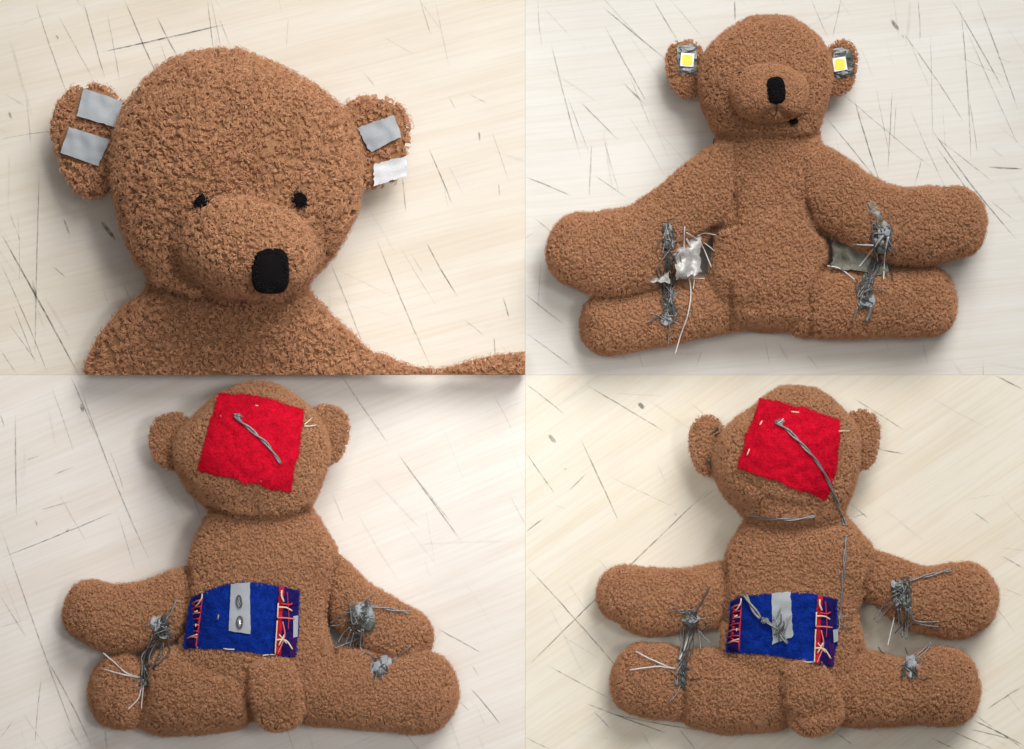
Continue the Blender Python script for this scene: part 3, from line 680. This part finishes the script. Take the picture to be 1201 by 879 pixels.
# ---------------------------------------------------------------- bear 1 details
zN = b1.hit(*NOSE1)
o = plain(b1, blob(317, 318, zN + 7, 22, 27, 19, ex=3.4, exz=2.4, lump=.8, seed=41), 'nose', M_black, 'black rounded rectangular embroidered nose')
fuzz_dot(b1, o, 317, 318, 19, 24, zN + 20, 260, 5)
for ex_, ey_, rx, ry in ((237, 239, 8, 10), (351, 235, 8, 8)):
    z = b1.hit(ex_, ey_)
    o = plain(b1, blob(ex_, ey_, z + 4, rx + 1, ry + .5, 7, rot=20, ex=2.0, lump=.8, seed=ex_), 'eye', M_black)
    fuzz_dot(b1, o, ex_, ey_, rx, ry, z + 8, 50, 6)
for i, q in enumerate(tapes1):
    drape(b1, b1.root, 'tape_square', [q[0], q[1]], [q[3], q[2]], M_tape_reflection if i == 3 else M_tape, lift=6.5, thick=.8, nu=14, nv=12, smooth=0, plane=True, ripple=2.2, rag=.25 if i < 2 else .5,
          wave=(lambda u, v: 1.2 * math.sin(u * 3.1) + .6 * v + 4 * max(0, u + v - 1.55)) if i != 1 else (lambda u, v: 2.2 * abs(u - .55) + 4 * max(0, .4 - u - v)), label=None if i != 3 else 'tape square at the lower edge of the ear, painted paler for its reflection')

# ---------------------------------------------------------------- bear 2 details
def sgp(x, e): return math.copysign(abs(x) ** e, x)
zN = b2.hit(910, 106)
o = plain(b2, blob(910, 106, zN - 3, 11, 15.5, 8, rot=-5, ex=3.0, exz=2.4, lump=.5, seed=42), 'nose', M_black, 'black oval nose')
fuzz_dot(b2, o, 910, 106, 9, 13, zN + 3, 120, 3)
z = b2.hit(869, 86); o = plain(b2, blob(869, 86, z + .5, 3, 2.4, 2.5, lump=.3), 'eye', M_black)
thread(b2, b2.root, [(911, 122), (911, 130), (908, 138)], .9, M_thread_dark, .8, name='mouth_stitch')
z = b2.hit(930, 142); o = plain(b2, blob(930, 142, z + 2, 4.5, 4, 4, lump=.8, seed=3), 'mouth_knot', M_black); fuzz_dot(b2, o, 930, 142, 4, 4, z + 3, 40, 4)
for tq, lc, rot in (([(794,54),(817,53),(817,86),(795,87)], (806, 70.5), 5), ([(977,57),(1000,59),(1001,90),(980,92)], (985, 75.5), -10)):
    tp = drape(b2, b2.root, 'ear_tape', [tq[0], tq[1]], [tq[3], tq[2]], M_tape_dark, lift=2.0, thick=.7, nu=12, nv=14, smooth=8, rag=.8, ripple=2.4)
    z = b2.hit(*lc) + 6.0
    def sq(h, z0, z1, c=lc, r=math.radians(rot)):
        v = []
        for zz in (z0, z1):
            for dx, dy in ((-h, -h), (h, -h), (h, h), (-h, h)):
                v.append(P(c[0] + dx * math.cos(r) - dy * math.sin(r), c[1] + dx * math.sin(r) + dy * math.cos(r), zz))
        return v
    fc = [(3, 2, 1, 0), (4, 5, 6, 7), (0, 1, 5, 4), (1, 2, 6, 5), (2, 3, 7, 6), (3, 0, 4, 7)]
    led = mesh_obj('light_chip', sq(8.0, z - 4, z + 3), fc, M_ledwhite, b2.root, smooth=False)
    md = led.modifiers.new('bevel', 'BEVEL'); md.width = .5 * S; md.segments = 2
    n = 20; v = [P(lc[0] + 6.0 * sgp(math.cos(2 * math.pi * k / n + .15), .5), lc[1] + 6.2 * sgp(math.sin(2 * math.pi * k / n + .15), .5), z + 2.5 + h) for h in (0, .9) for k in range(n)]
    f = [(k, (k + 1) % n, n + (k + 1) % n, n + k) for k in range(n)] + [tuple(range(n, 2 * n)), tuple(range(n))[::-1]]
    mesh_obj('phosphor', v, f, M_ledyellow, led, smooth=False)
    for k in range(2):
        yy = tq[0][1] + 3 if k == 0 else tq[2][1] - 4
        v, f = rock(lc[0] + 2 * k, yy, z - 1, 7, 3.6, 2.2, lc[0] + k, .5); mesh_obj('tape_scrap', v, f, [M_tape, M_thread][k], tp, smooth=False)
    for k in range(5):
        r_ = b2.rs; y0 = r_.uniform(tq[0][1], tq[2][1])
        thread(b2, tp, [(tq[0][0] + 2, y0), (lc[0], y0 + r_.normal(0, 3)), (tq[1][0] + r_.uniform(0, 4), y0 + r_.normal(0, 5))], .5, M_thread_dark, 4)
# left wiring
tk = knot(b2, 'thread_knot', 775, 334, 793, 380, 7, 9, lift=2.5)
tk2 = knot(b2, 'thread_knot', 778, 262, 792, 296, 4, 5, lift=1.5)
drape(b2, b2.root, 'silver_tape', [(791,296),(822,275)], [(794,328),(822,320)], M_tape_scrap, lift=0, thick=.8, nu=14, nv=14, smooth=0, rag=1.0, ripple=11, zfix=(100, 84), label='crumpled silver grey conductive scrap')
drape(b2, b2.root, 'silver_tape', [(756,328),(783,309)], [(758,331),(786,332)], M_tape_scrap, lift=0, thick=.8, nu=10, nv=8, smooth=0, rag=.5, ripple=5, zfix=(88, 92))
for pts, m, r in [([(803,266),(803,297),(810,338),(807,368),(798,395),(792,416)], M_thread_pale, .85), ([(805,273),(816,280),(824,290),(834,314)], M_thread_pale, .75),
          ([(818,277),(826,274),(840,276)], M_thread_pale, .8), ([(824,284),(830,288),(838,295)], M_thread_pale, .6), ([(805,280),(812,293),(820,307)], M_thread_pale, 1.2),
          ([(807,303),(814,325),(813,339)], M_thread_pale, .7), ([(807,325),(816,327),(826,327)], M_thread_pale, .6), ([(784,368),(785,385),(784,405)], M_thread, .8),
          ([(779,368),(770,373),(760,379)], M_thread_dark, .8), ([(773,313),(776,325),(777,338)], M_thread_dark, .7), ([(779,310),(781,322),(781,336)], M_thread_dark, .7),
          ([(784,306),(785,320),(786,336)], M_thread_dark, .8), ([(789,300),(789,318),(789,336)], M_thread_dark, .7), ([(770,316),(772,326),(774,336)], M_thread_dark, .6),
          ([(788,375),(798,382)], M_thread, .6)]:
    thread(b2, tk, pts, r, m, 4.0, tip0=2, tip1=3, soft=30)
# right wiring
rk = knot(b2, 'thread_knot', 1023, 262, 1046, 298, 8, 9, lift=2.0)
rk2 = knot(b2, 'thread_knot', 1006, 325, 1025, 363, 7, 8, lift=2.0)
drape(b2, b2.root, 'dark_tape', [(1018,238),(1026,236)], [(1027,262),(1036,258)], M_tape_dark, lift=1.8, thick=.8, nu=6, nv=12, smooth=3, ripple=1)
drape(b2, b2.root, 'grey_fabric', [(976,284),(1040,292)], [(974,312),(1042,326)], M_grey_fabric, lift=0, thick=.8, nu=16, nv=10, smooth=0, rag=.6, ripple=12, zfix=(72, 74), wob=5)
for pts, m, r, k in [([(985,283),(1004,287),(1024,288)], M_thread_pale, .95, rk), ([(1036,276),(1022,295),(1005,316)], M_thread_pale, 1.0, rk), ([(1042,278),(1038,297),(1036,328)], M_thread_pale, .95, rk),
          ([(984,299),(992,294),(1001,292)], M_thread, .9, rk), ([(970,312),(985,315),(1002,328)], M_thread_pale, .9, rk2), ([(1040,306),(1048,310),(1062,311)], M_thread_dark, .8, rk),
          ([(1006,360),(1003,370),(1000,378)], M_thread, 1.0, rk2), ([(1022,358),(1020,368),(1016,377)], M_thread, 2.4, rk2), ([(1041,308),(1046,318),(1047,328)], M_thread_dark, .7, rk),
          ([(1012,310),(1014,320),(1015,330)], M_thread_dark, .8, rk2), ([(1021,300),(1020,316),(1020,330)], M_thread_dark, .8, rk2)]:
    thread(b2, k, pts, r, m, 4.0, tip0=2, tip1=3, soft=30)
# shoulder strand behind the neck
thread(b2, b2.root, [(838,163),(836,170),(834,178)], .9, M_thread_dark, 3.0)

# ---------------------------------------------------------------- back patches of bears 3 and 4
def red_patch(b, d, left, right, label):
    return drape(b, b.root, 'red_felt_patch', d['top'], d['bottom'], M_red, lift=2.4, thick=3.4, nu=34, nv=32, smooth=12, left=left, right=right, fuzz=(12000, M_felt_red_f), ripple=2.4, rag=.35, wob=3.2, label=label)
rp3 = red_patch(b3, RP3, [(258,462),(246,500),(233,552)], [(355,481),(348,530),(339,577)], 'red felt square sewn on the back of the head')
rp4 = red_patch(b4, RP4, [(893,469),(881,500),(866,549)], [(985,494),(982,540),(970,586)], 'red felt square sewn on the back of the head')
for pts in ([(297,476),(303,476)], [(258,487),(261,491)], [(305,564),(308,565)]): stitch(b3, rp3, pts, .75, M_cream, 5.4)
for pts in ([(357,498),(362,494),(366,490)], [(357,500),(364,500),(371,499)]): thread(b3, rp3, pts, .9, M_cream, 5, 0, 3)
thread(b3, rp3, [(276,488),(283,495),(293,503),(303,512),(313,521),(320,530),(330,544)], 1.35, M_thread, 7.0, ply=2, name='steel_thread')
v, f = rock(279, 488, b3.hit(279, 488) + 8, 5, 3.6, 3, 3.0); mesh_obj('thread_knot', v, f, M_thread, rp3, smooth=False)
for pts in ([(928,483),(937,484)], [(894,494),(891,499)], [(879,527),(876,534)]): stitch(b4, rp4, pts, .85, M_cream, 5.4)
stitch(b4, rp4, [(891,474),(886,481),(883,489)], .7, M_cream, 5)
thread(b4, rp4, [(984,506),(990,506),(997,506)], .9, M_cream, 4.5)
thread(b4, rp4, [(909,495),(920,502),(933,514),(945,527),(954,537),(962,549),(967,557),(972,568),(977,580),(983,596),(988,611),(990,617)], 1.3, M_thread, 7.0, ply=2, name='steel_thread')
v, f = rock(914, 495, b4.hit(914, 495) + 8, 5, 3.6, 3, 8.0); mesh_obj('thread_knot', v, f, M_thread, rp4, smooth=False)
thread(b4, rp4, [(912,497),(916,494),(919,491)], .7, M_thread_pale, 9)
nt_ = thread(b4, b4.root, [(879,603),(890,606),(905,608),(925,609),(942,608),(956,605)], 1.25, M_thread, 6.5, ply=2, name='neck_thread')
thread(b4, nt_, [(880,606),(879,601),(879,597)], .8, M_thread_dark, 3.4)
bt_ = thread(b4, b4.root, [(992,629),(991,655),(989,675),(987,700),(985,727)], 1.0, M_thread, 4.2, ply=2, name='back_thread')
for pts in ([(984,728),(990,735),(998,737)], [(985,731),(992,737),(1000,736)], [(983,722),(985,732),(983,740)], [(986,727),(992,724),(997,728)]): thread(b4, bt_, pts, .7, M_thread, 5, 0, 2)
for ear_pts in ([(835,508),(842,503),(849,500)], [(838,511),(844,508),(850,507)], [(828,538),(833,546),(838,549)], [(830,542),(836,541),(836,548)], [(991,494),(995,497),(998,498)]):
    thread(b4, b4.root, ear_pts, 1.0, M_thread_dark, 4, 0, 1, name='ear_thread')

def blue_patch(b, d, left, right, dx, dy, style):
    o = drape(b, b.root, 'blue_felt_patch', d['top'], d['bottom'], M_blue, lift=2.4, thick=2.2, nu=32, nv=22, smooth=14, left=left, right=right, fuzz=(7000, M_felt_blue_f), ripple=2.8, rag=.3, wob=2.2,
              label='blue felt pocket patch with plaid ends sewn on the lower back')
    def at(u, v):                                    # position on the patch
        n = 40; T = side(d['top'], n); B = side(d['bottom'], n); i = min(int(u * (n - 1)), n - 1); q = T[i] * (1 - v) + B[i] * v; return (q[0], q[1])
    # gathered navy end (left) and plaid end (right)
    sc4 = lambda u, v: 5.0 * abs(math.sin(v * math.pi * 4.0)) * (1 - .5 * u)
    drape(b, o, 'gathered_edge', [at(-0 + .0, .02), at(.115, -.01)], [at(.0, .98), at(.115, 1.0)], M_navy, lift=7.6, thick=1.2, nu=10, nv=30, smooth=6, wave=sc4, rag=.5)
    right_w = lambda u, v: 4.5 * abs(math.sin(v * math.pi * 3.0 + .3)) * math.sin(math.pi * min(1, .25 + u * .75)) + 1.0
    drape(b, o, 'plaid_edge', [at(.885, -.02), at(1, .0)], [at(.885, 1.01), at(1, 1.01)], M_navy, lift=5.0, thick=1.4, nu=12, nv=30, smooth=6, wave=right_w, rag=.5)
    drape(b, o, 'crimson_band', [at(.835, -.01), at(.895, -.01)], [at(.835, 1.0), at(.895, 1.01)], M_crimson, lift=5.6, thick=1.2, nu=6, nv=30, smooth=6, wave=lambda u, v: 1.2 * math.sin(v * 15) + 1, rag=.4)
    drape(b, o, 'violet_band', [at(.95, .66), at(1, .66)], [at(.95, 1.0), at(1, 1.0)], M_violet, lift=7.2, thick=1.2, nu=6, nv=12, smooth=3, rag=.3, wave=lambda u, v: 1.5)
    # red ladder of stitches on the left edge
    for k in range(7):
        v0 = .10 + .115 * k
        stitch(b, o, [at(.02, v0 + .03), at(.055, v0), at(.105, v0 + .015)], .85, M_redthread if k % 2 else M_orange, 12.5)
        if k < 6: stitch(b, o, [at(.035, v0 + .05), at(.075, v0 + .07), at(.03, v0 + .10)], .9, M_redthread, 12.5)
    stitch(b, o, [at(.115, .05), at(.11, .35), at(.115, .7), at(.105, .97)], 1.5, M_redthread, 7)
    for pts in ([at(.12, .0), at(.125, .08), at(.10, .16), at(.06, .20)], [at(.10, .30), at(.075, .31), at(.055, .31)], [at(.115, .75), at(.08, .76), at(.045, .79)], [at(.10, .55), at(.08, .57), at(.10, .60)]):
        stitch(b, o, pts, .8, M_cream, 12.5)
    stitch(b, o, [at(.0, .86), at(.012, .93), at(.0, 1.0)], 1.0, M_green, 7)
    # stitches on the right end
    for pts, m, r in (([at(.84, .30), at(.90, .28), at(.955, .31)], M_cream, .9), ([at(.845, .46), at(.91, .44), at(.975, .43)], M_orange, .9), ([at(.84, .24), at(.838, .38), at(.845, .46)], M_cream, .8),
                      ([at(.86, .04), at(.87, .12), at(.875, .2)], M_cream, 1.1), ([at(.845, .5), at(.84, .75), at(.83, .99)], M_cream, .8), ([at(.885, .5), at(.90, .72), at(.87, .99)], M_orange, .8),
                      ([at(.835, .79), at(.88, .77), at(.94, .79), at(.975, .9)], M_cream, .95), ([at(.90, .68), at(.885, .77), at(.86, .86)], M_cream, .95), ([at(.87, .70), at(.90, .78), at(.93, .82)], M_cream, .7),
                      ([at(.955, .20), at(.93, .23), at(.87, .24)], M_redthread, 1.1), ([at(.92, .05), at(.93, .4), at(.925, .6)], M_redthread, .6)):
        stitch(b, o, pts, r, m, 11.5)
    return o, at
bp3, at3 = blue_patch(b3, BP3, [(225,702),(220,730),(216,760)], [(350,694),(349,730),(346,770)], 0, 0, 0)
bp4, at4 = blue_patch(b4, BP4, [(857,707),(856,735),(853,765)], [(981,704),(982,740),(977,781)], 0, 0, 0)
# tape strips
ts3 = drape(b3, bp3, 'tape_strip', [(271,685),(293,683)], [(268,740),(294,744)], M_tape, lift=6.2, thick=.8, nu=10, nv=20, smooth=10, ripple=.6, rag=.2)
for cx_, cy_, rx_, ry_, m in ((281,706,3,7,M_thread_dark), (281,730,3.2,7,M_thread_dark)):
    pts = [(cx_ + rx_ * math.cos(a), cy_ + ry_ * math.sin(a)) for a in np.linspace(.2, 6.4, 15)]
    thread(b3, ts3, pts, .8, m, 8.0, name='eyelet_thread', soft=2)
v, f = rock(281, 732, b3.hit(281, 732) + 8.2, 2.0, 5, 1.2, 2, .1); mesh_obj('bare_contact', v, f, M_shine, ts3)
stitch(b3, ts3, [(279.5,702),(281,706),(282.5,711)], .6, M_thread, 8.4)
stitch(b3, bp3, [(256,721),(256,724),(255,727)], 1.2, M_thread, 6)
stitch(b3, bp3, [(262,761),(268,762),(275,762)], .8, M_cream, 5); stitch(b3, bp3, [(308,769),(316,768),(325,768)], .8, M_cream, 5); stitch(b3, bp3, [(325,769),(323,773)], .7, M_cream, 5)
drape(b3, bp3, 'tape_tab', [(344,723),(350,722)], [(344,748),(349,747)], M_tape, lift=9.5, thick=.8, nu=6, nv=10, smooth=4)
ts4 = drape(b4, bp4, 'tape_strip', [(905,696),(927,694)], [(906,756),(930,747)], M_tape, lift=6.2, thick=.8, nu=10, nv=20, smooth=10, ripple=1.6, rag=.3)
thread(b4, bp4, [(874,698),(882,712),(892,726)], 1.7, M_thread, 8, ply=2, name='steel_thread')
v, f = rock(897, 728, b4.hit(897, 728) + 9, 4.2, 4, 3, 5.5); mesh_obj('thread_knot', v, f, M_thread, bp4, smooth=False)
thread(b4, bp4, [(899,729),(911,738),(920,750),(924,755)], 1.2, M_thread, 9, ply=2, name='steel_thread')
for k in range(12):
    r_ = b4.rs; cx_, cy_ = r_.uniform(910, 922), r_.uniform(722, 748)
    thread(b4, ts4, [(cx_ + r_.normal(0, 4), cy_ - r_.uniform(4, 12)), (cx_, cy_), (cx_ + r_.normal(0, 5), cy_ + r_.uniform(3, 9))], .7, [M_thread, M_thread_dark, M_tape][k % 3], r_.uniform(8.5, 11), soft=3)
drape(b4, bp4, 'tape_tab', [(977,739),(983,738)], [(978,754),(983,752)], M_tape, lift=9.5, thick=.8, nu=6, nv=10, smooth=4)
stitch(b4, bp4, [(941,776),(948,777),(955,777)], .8, M_cream, 5)

def link_strands(b, k, a, c, n, sp):
    r_ = b.rs
    for i in range(n):
        t = [(a[0] + r_.normal(0, sp), a[1] + r_.normal(0, 4)), ((a[0] + c[0]) / 2 + r_.normal(0, sp * 1.3), (a[1] + c[1]) / 2), (c[0] + r_.normal(0, sp), c[1] + r_.normal(0, 5))]
        thread(b, k, t, r_.uniform(.5, .85), [M_thread_dark, M_thread, M_thread_dark, M_thread_dark][i % 4], 3.5 + r_.uniform(0, 4), 0, 0, soft=40)
link_strands(b2, tk, (785, 292), (784, 345), 9, 4); link_strands(b2, rk, (1034, 290), (1016, 335), 8, 4)
# ---------------------------------------------------------------- wiring knots on bears 3 and 4
k3a = knot(b3, 'thread_knot', 181, 724, 197, 753, 7, 9); k3b = knot(b3, 'thread_knot', 165, 784, 177, 806, 5, 7)
drape(b3, b3.root, 'grey_fabric', [(180,752),(214,737)], [(168,784),(205,758)], M_grey_fabric, lift=0, thick=.8, nu=12, nv=12, smooth=0, rag=.6, ripple=4, zfix=(52, 46))
for pts, k, m, r in [([(207,703),(202,716),(194,728)], k3a, M_thread, 1.0), ([(178,749),(169,771),(166,793)], k3a, M_thread, .8), ([(184,752),(176,770),(171,790)], k3a, M_thread_dark, .8),
        ([(196,755),(199,764),(187,778),(175,786)], k3a, M_thread_dark, .9), ([(192,752),(190,766),(178,780)], k3a, M_thread, .6), ([(121,766),(137,780),(149,790),(164,795)], k3b, M_thread_pale, .9),
        ([(121,785),(142,791),(163,795)], k3b, M_thread_pale, .9), ([(168,804),(167,818),(166,832)], k3b, M_thread_pale, .7), ([(166,806),(162,820),(151,832)], k3b, M_thread_pale, .7), ([(197,748),(203,745),(209,741)], k3a, M_thread, .6)]:
    thread(b3, k, pts, r, m, 4, 2, 2, soft=30)
k3c = knot(b3, 'thread_knot', 408, 708, 436, 738, 10, 9, lift=3); k3d = knot(b3, 'thread_knot', 438, 773, 457, 795, 5, 4, mat_l=M_tape)
thread(b3, k3c, [(434,711),(448,713),(459,715),(470,717),(481,719)], 1.1, M_thread, 6, 1, 4, ply=2, soft=30)
for pts, m in [([(423,719),(412,718),(402,721),(387,731)], M_thread), ([(412,726),(404,730),(397,733),(387,734)], M_thread), ([(410,736),(402,744),(396,755)], M_thread), ([(412,738),(408,748),(404,757)], M_thread),
        ([(415,742),(412,752),(410,761)], M_thread), ([(417,742),(415,753),(414,762)], M_thread_dark), ([(424,738),(423,760),(431,766),(442,773)], M_thread), ([(426,738),(427,750),(425,759)], M_thread),
        ([(466,771),(474,764),(482,757)], M_thread), ([(455,775),(462,773),(468,770)], M_thread)]:
    thread(b3, k3c if pts[0][0] < 440 else k3d, pts, .85, m, 5, 2, 2, soft=40)
k4a = knot(b4, 'thread_knot', 803, 716, 817, 738, 6, 8); k4b = knot(b4, 'thread_knot', 793, 774, 807, 805, 6, 7)
for pts, k, m, r in [([(832,689),(823,706),(814,720)], k4a, M_thread_dark, 1.0), ([(811,729),(819,740),(822,763)], k4a, M_thread, 1.1), ([(820,740),(826,748),(833,755)], k4a, M_thread, .7), ([(822,739),(827,736),(832,732)], k4a, M_thread, .8),
        ([(800,733),(798,743),(798,752)], k4a, M_thread, .8), ([(808,747),(803,760),(797,774)], k4a, M_thread_pale, 1.1), ([(802,735),(800,755),(796,775)], k4a, M_thread, .7), ([(793,785),(780,783),(770,782),(738,786)], k4b, M_thread_pale, .95),
        ([(793,784),(785,783),(776,779),(760,772),(745,764)], k4b, M_thread_pale, .95), ([(798,804),(793,815),(785,824)], k4b, M_thread, .7), ([(808,752),(808,762),(806,770)], k4a, M_thread_dark, .6)]:
    thread(b4, k, pts, r, m, 4, 2, 2, soft=30)
k4c = knot(b4, 'thread_knot', 1048, 677, 1067, 716, 10, 9, lift=3); k4d = knot(b4, 'thread_knot', 1058, 774, 1076, 798, 5, 4, mat_l=M_tape)
thread(b4, k4c, [(1066,681),(1082,677),(1098,673),(1116,669)], 1.1, M_thread, 6, 1, 4, ply=2, soft=30)
for pts, m in [([(1056,695),(1045,701),(1037,710),(1025,727)], M_thread), ([(1052,705),(1040,716),(1028,730)], M_thread), ([(1053,714),(1054,730),(1056,745)], M_thread), ([(1056,714),(1058,730),(1058,748)], M_thread),
        ([(1063,714),(1062,732),(1062,750)], M_thread), ([(1065,714),(1065,732),(1064,750)], M_thread), ([(1067,712),(1069,722),(1074,730),(1088,734),(1101,735)], M_thread), ([(1068,712),(1072,727),(1085,730),(1102,729)], M_thread),
        ([(1049,724),(1047,732),(1041,758)], M_thread_pale), ([(1072,772),(1082,763),(1092,754)], M_thread), ([(1074,773),(1085,765),(1091,757)], M_thread), ([(1030,759),(1033,764),(1037,767)], M_thread_dark)]:
    thread(b4, k4c if pts[0][1] < 760 else k4d, pts, .85, m, 5, 2, 2, soft=40)
link_strands(b3, k3a, (188, 745), (171, 792), 8, 4); link_strands(b4, k4a, (809, 732), (799, 785), 8, 3.5)
link_strands(b3, k3c, (420, 735), (410, 758), 5, 7); link_strands(b4, k4c, (1058, 708), (1058, 742), 4, 6)
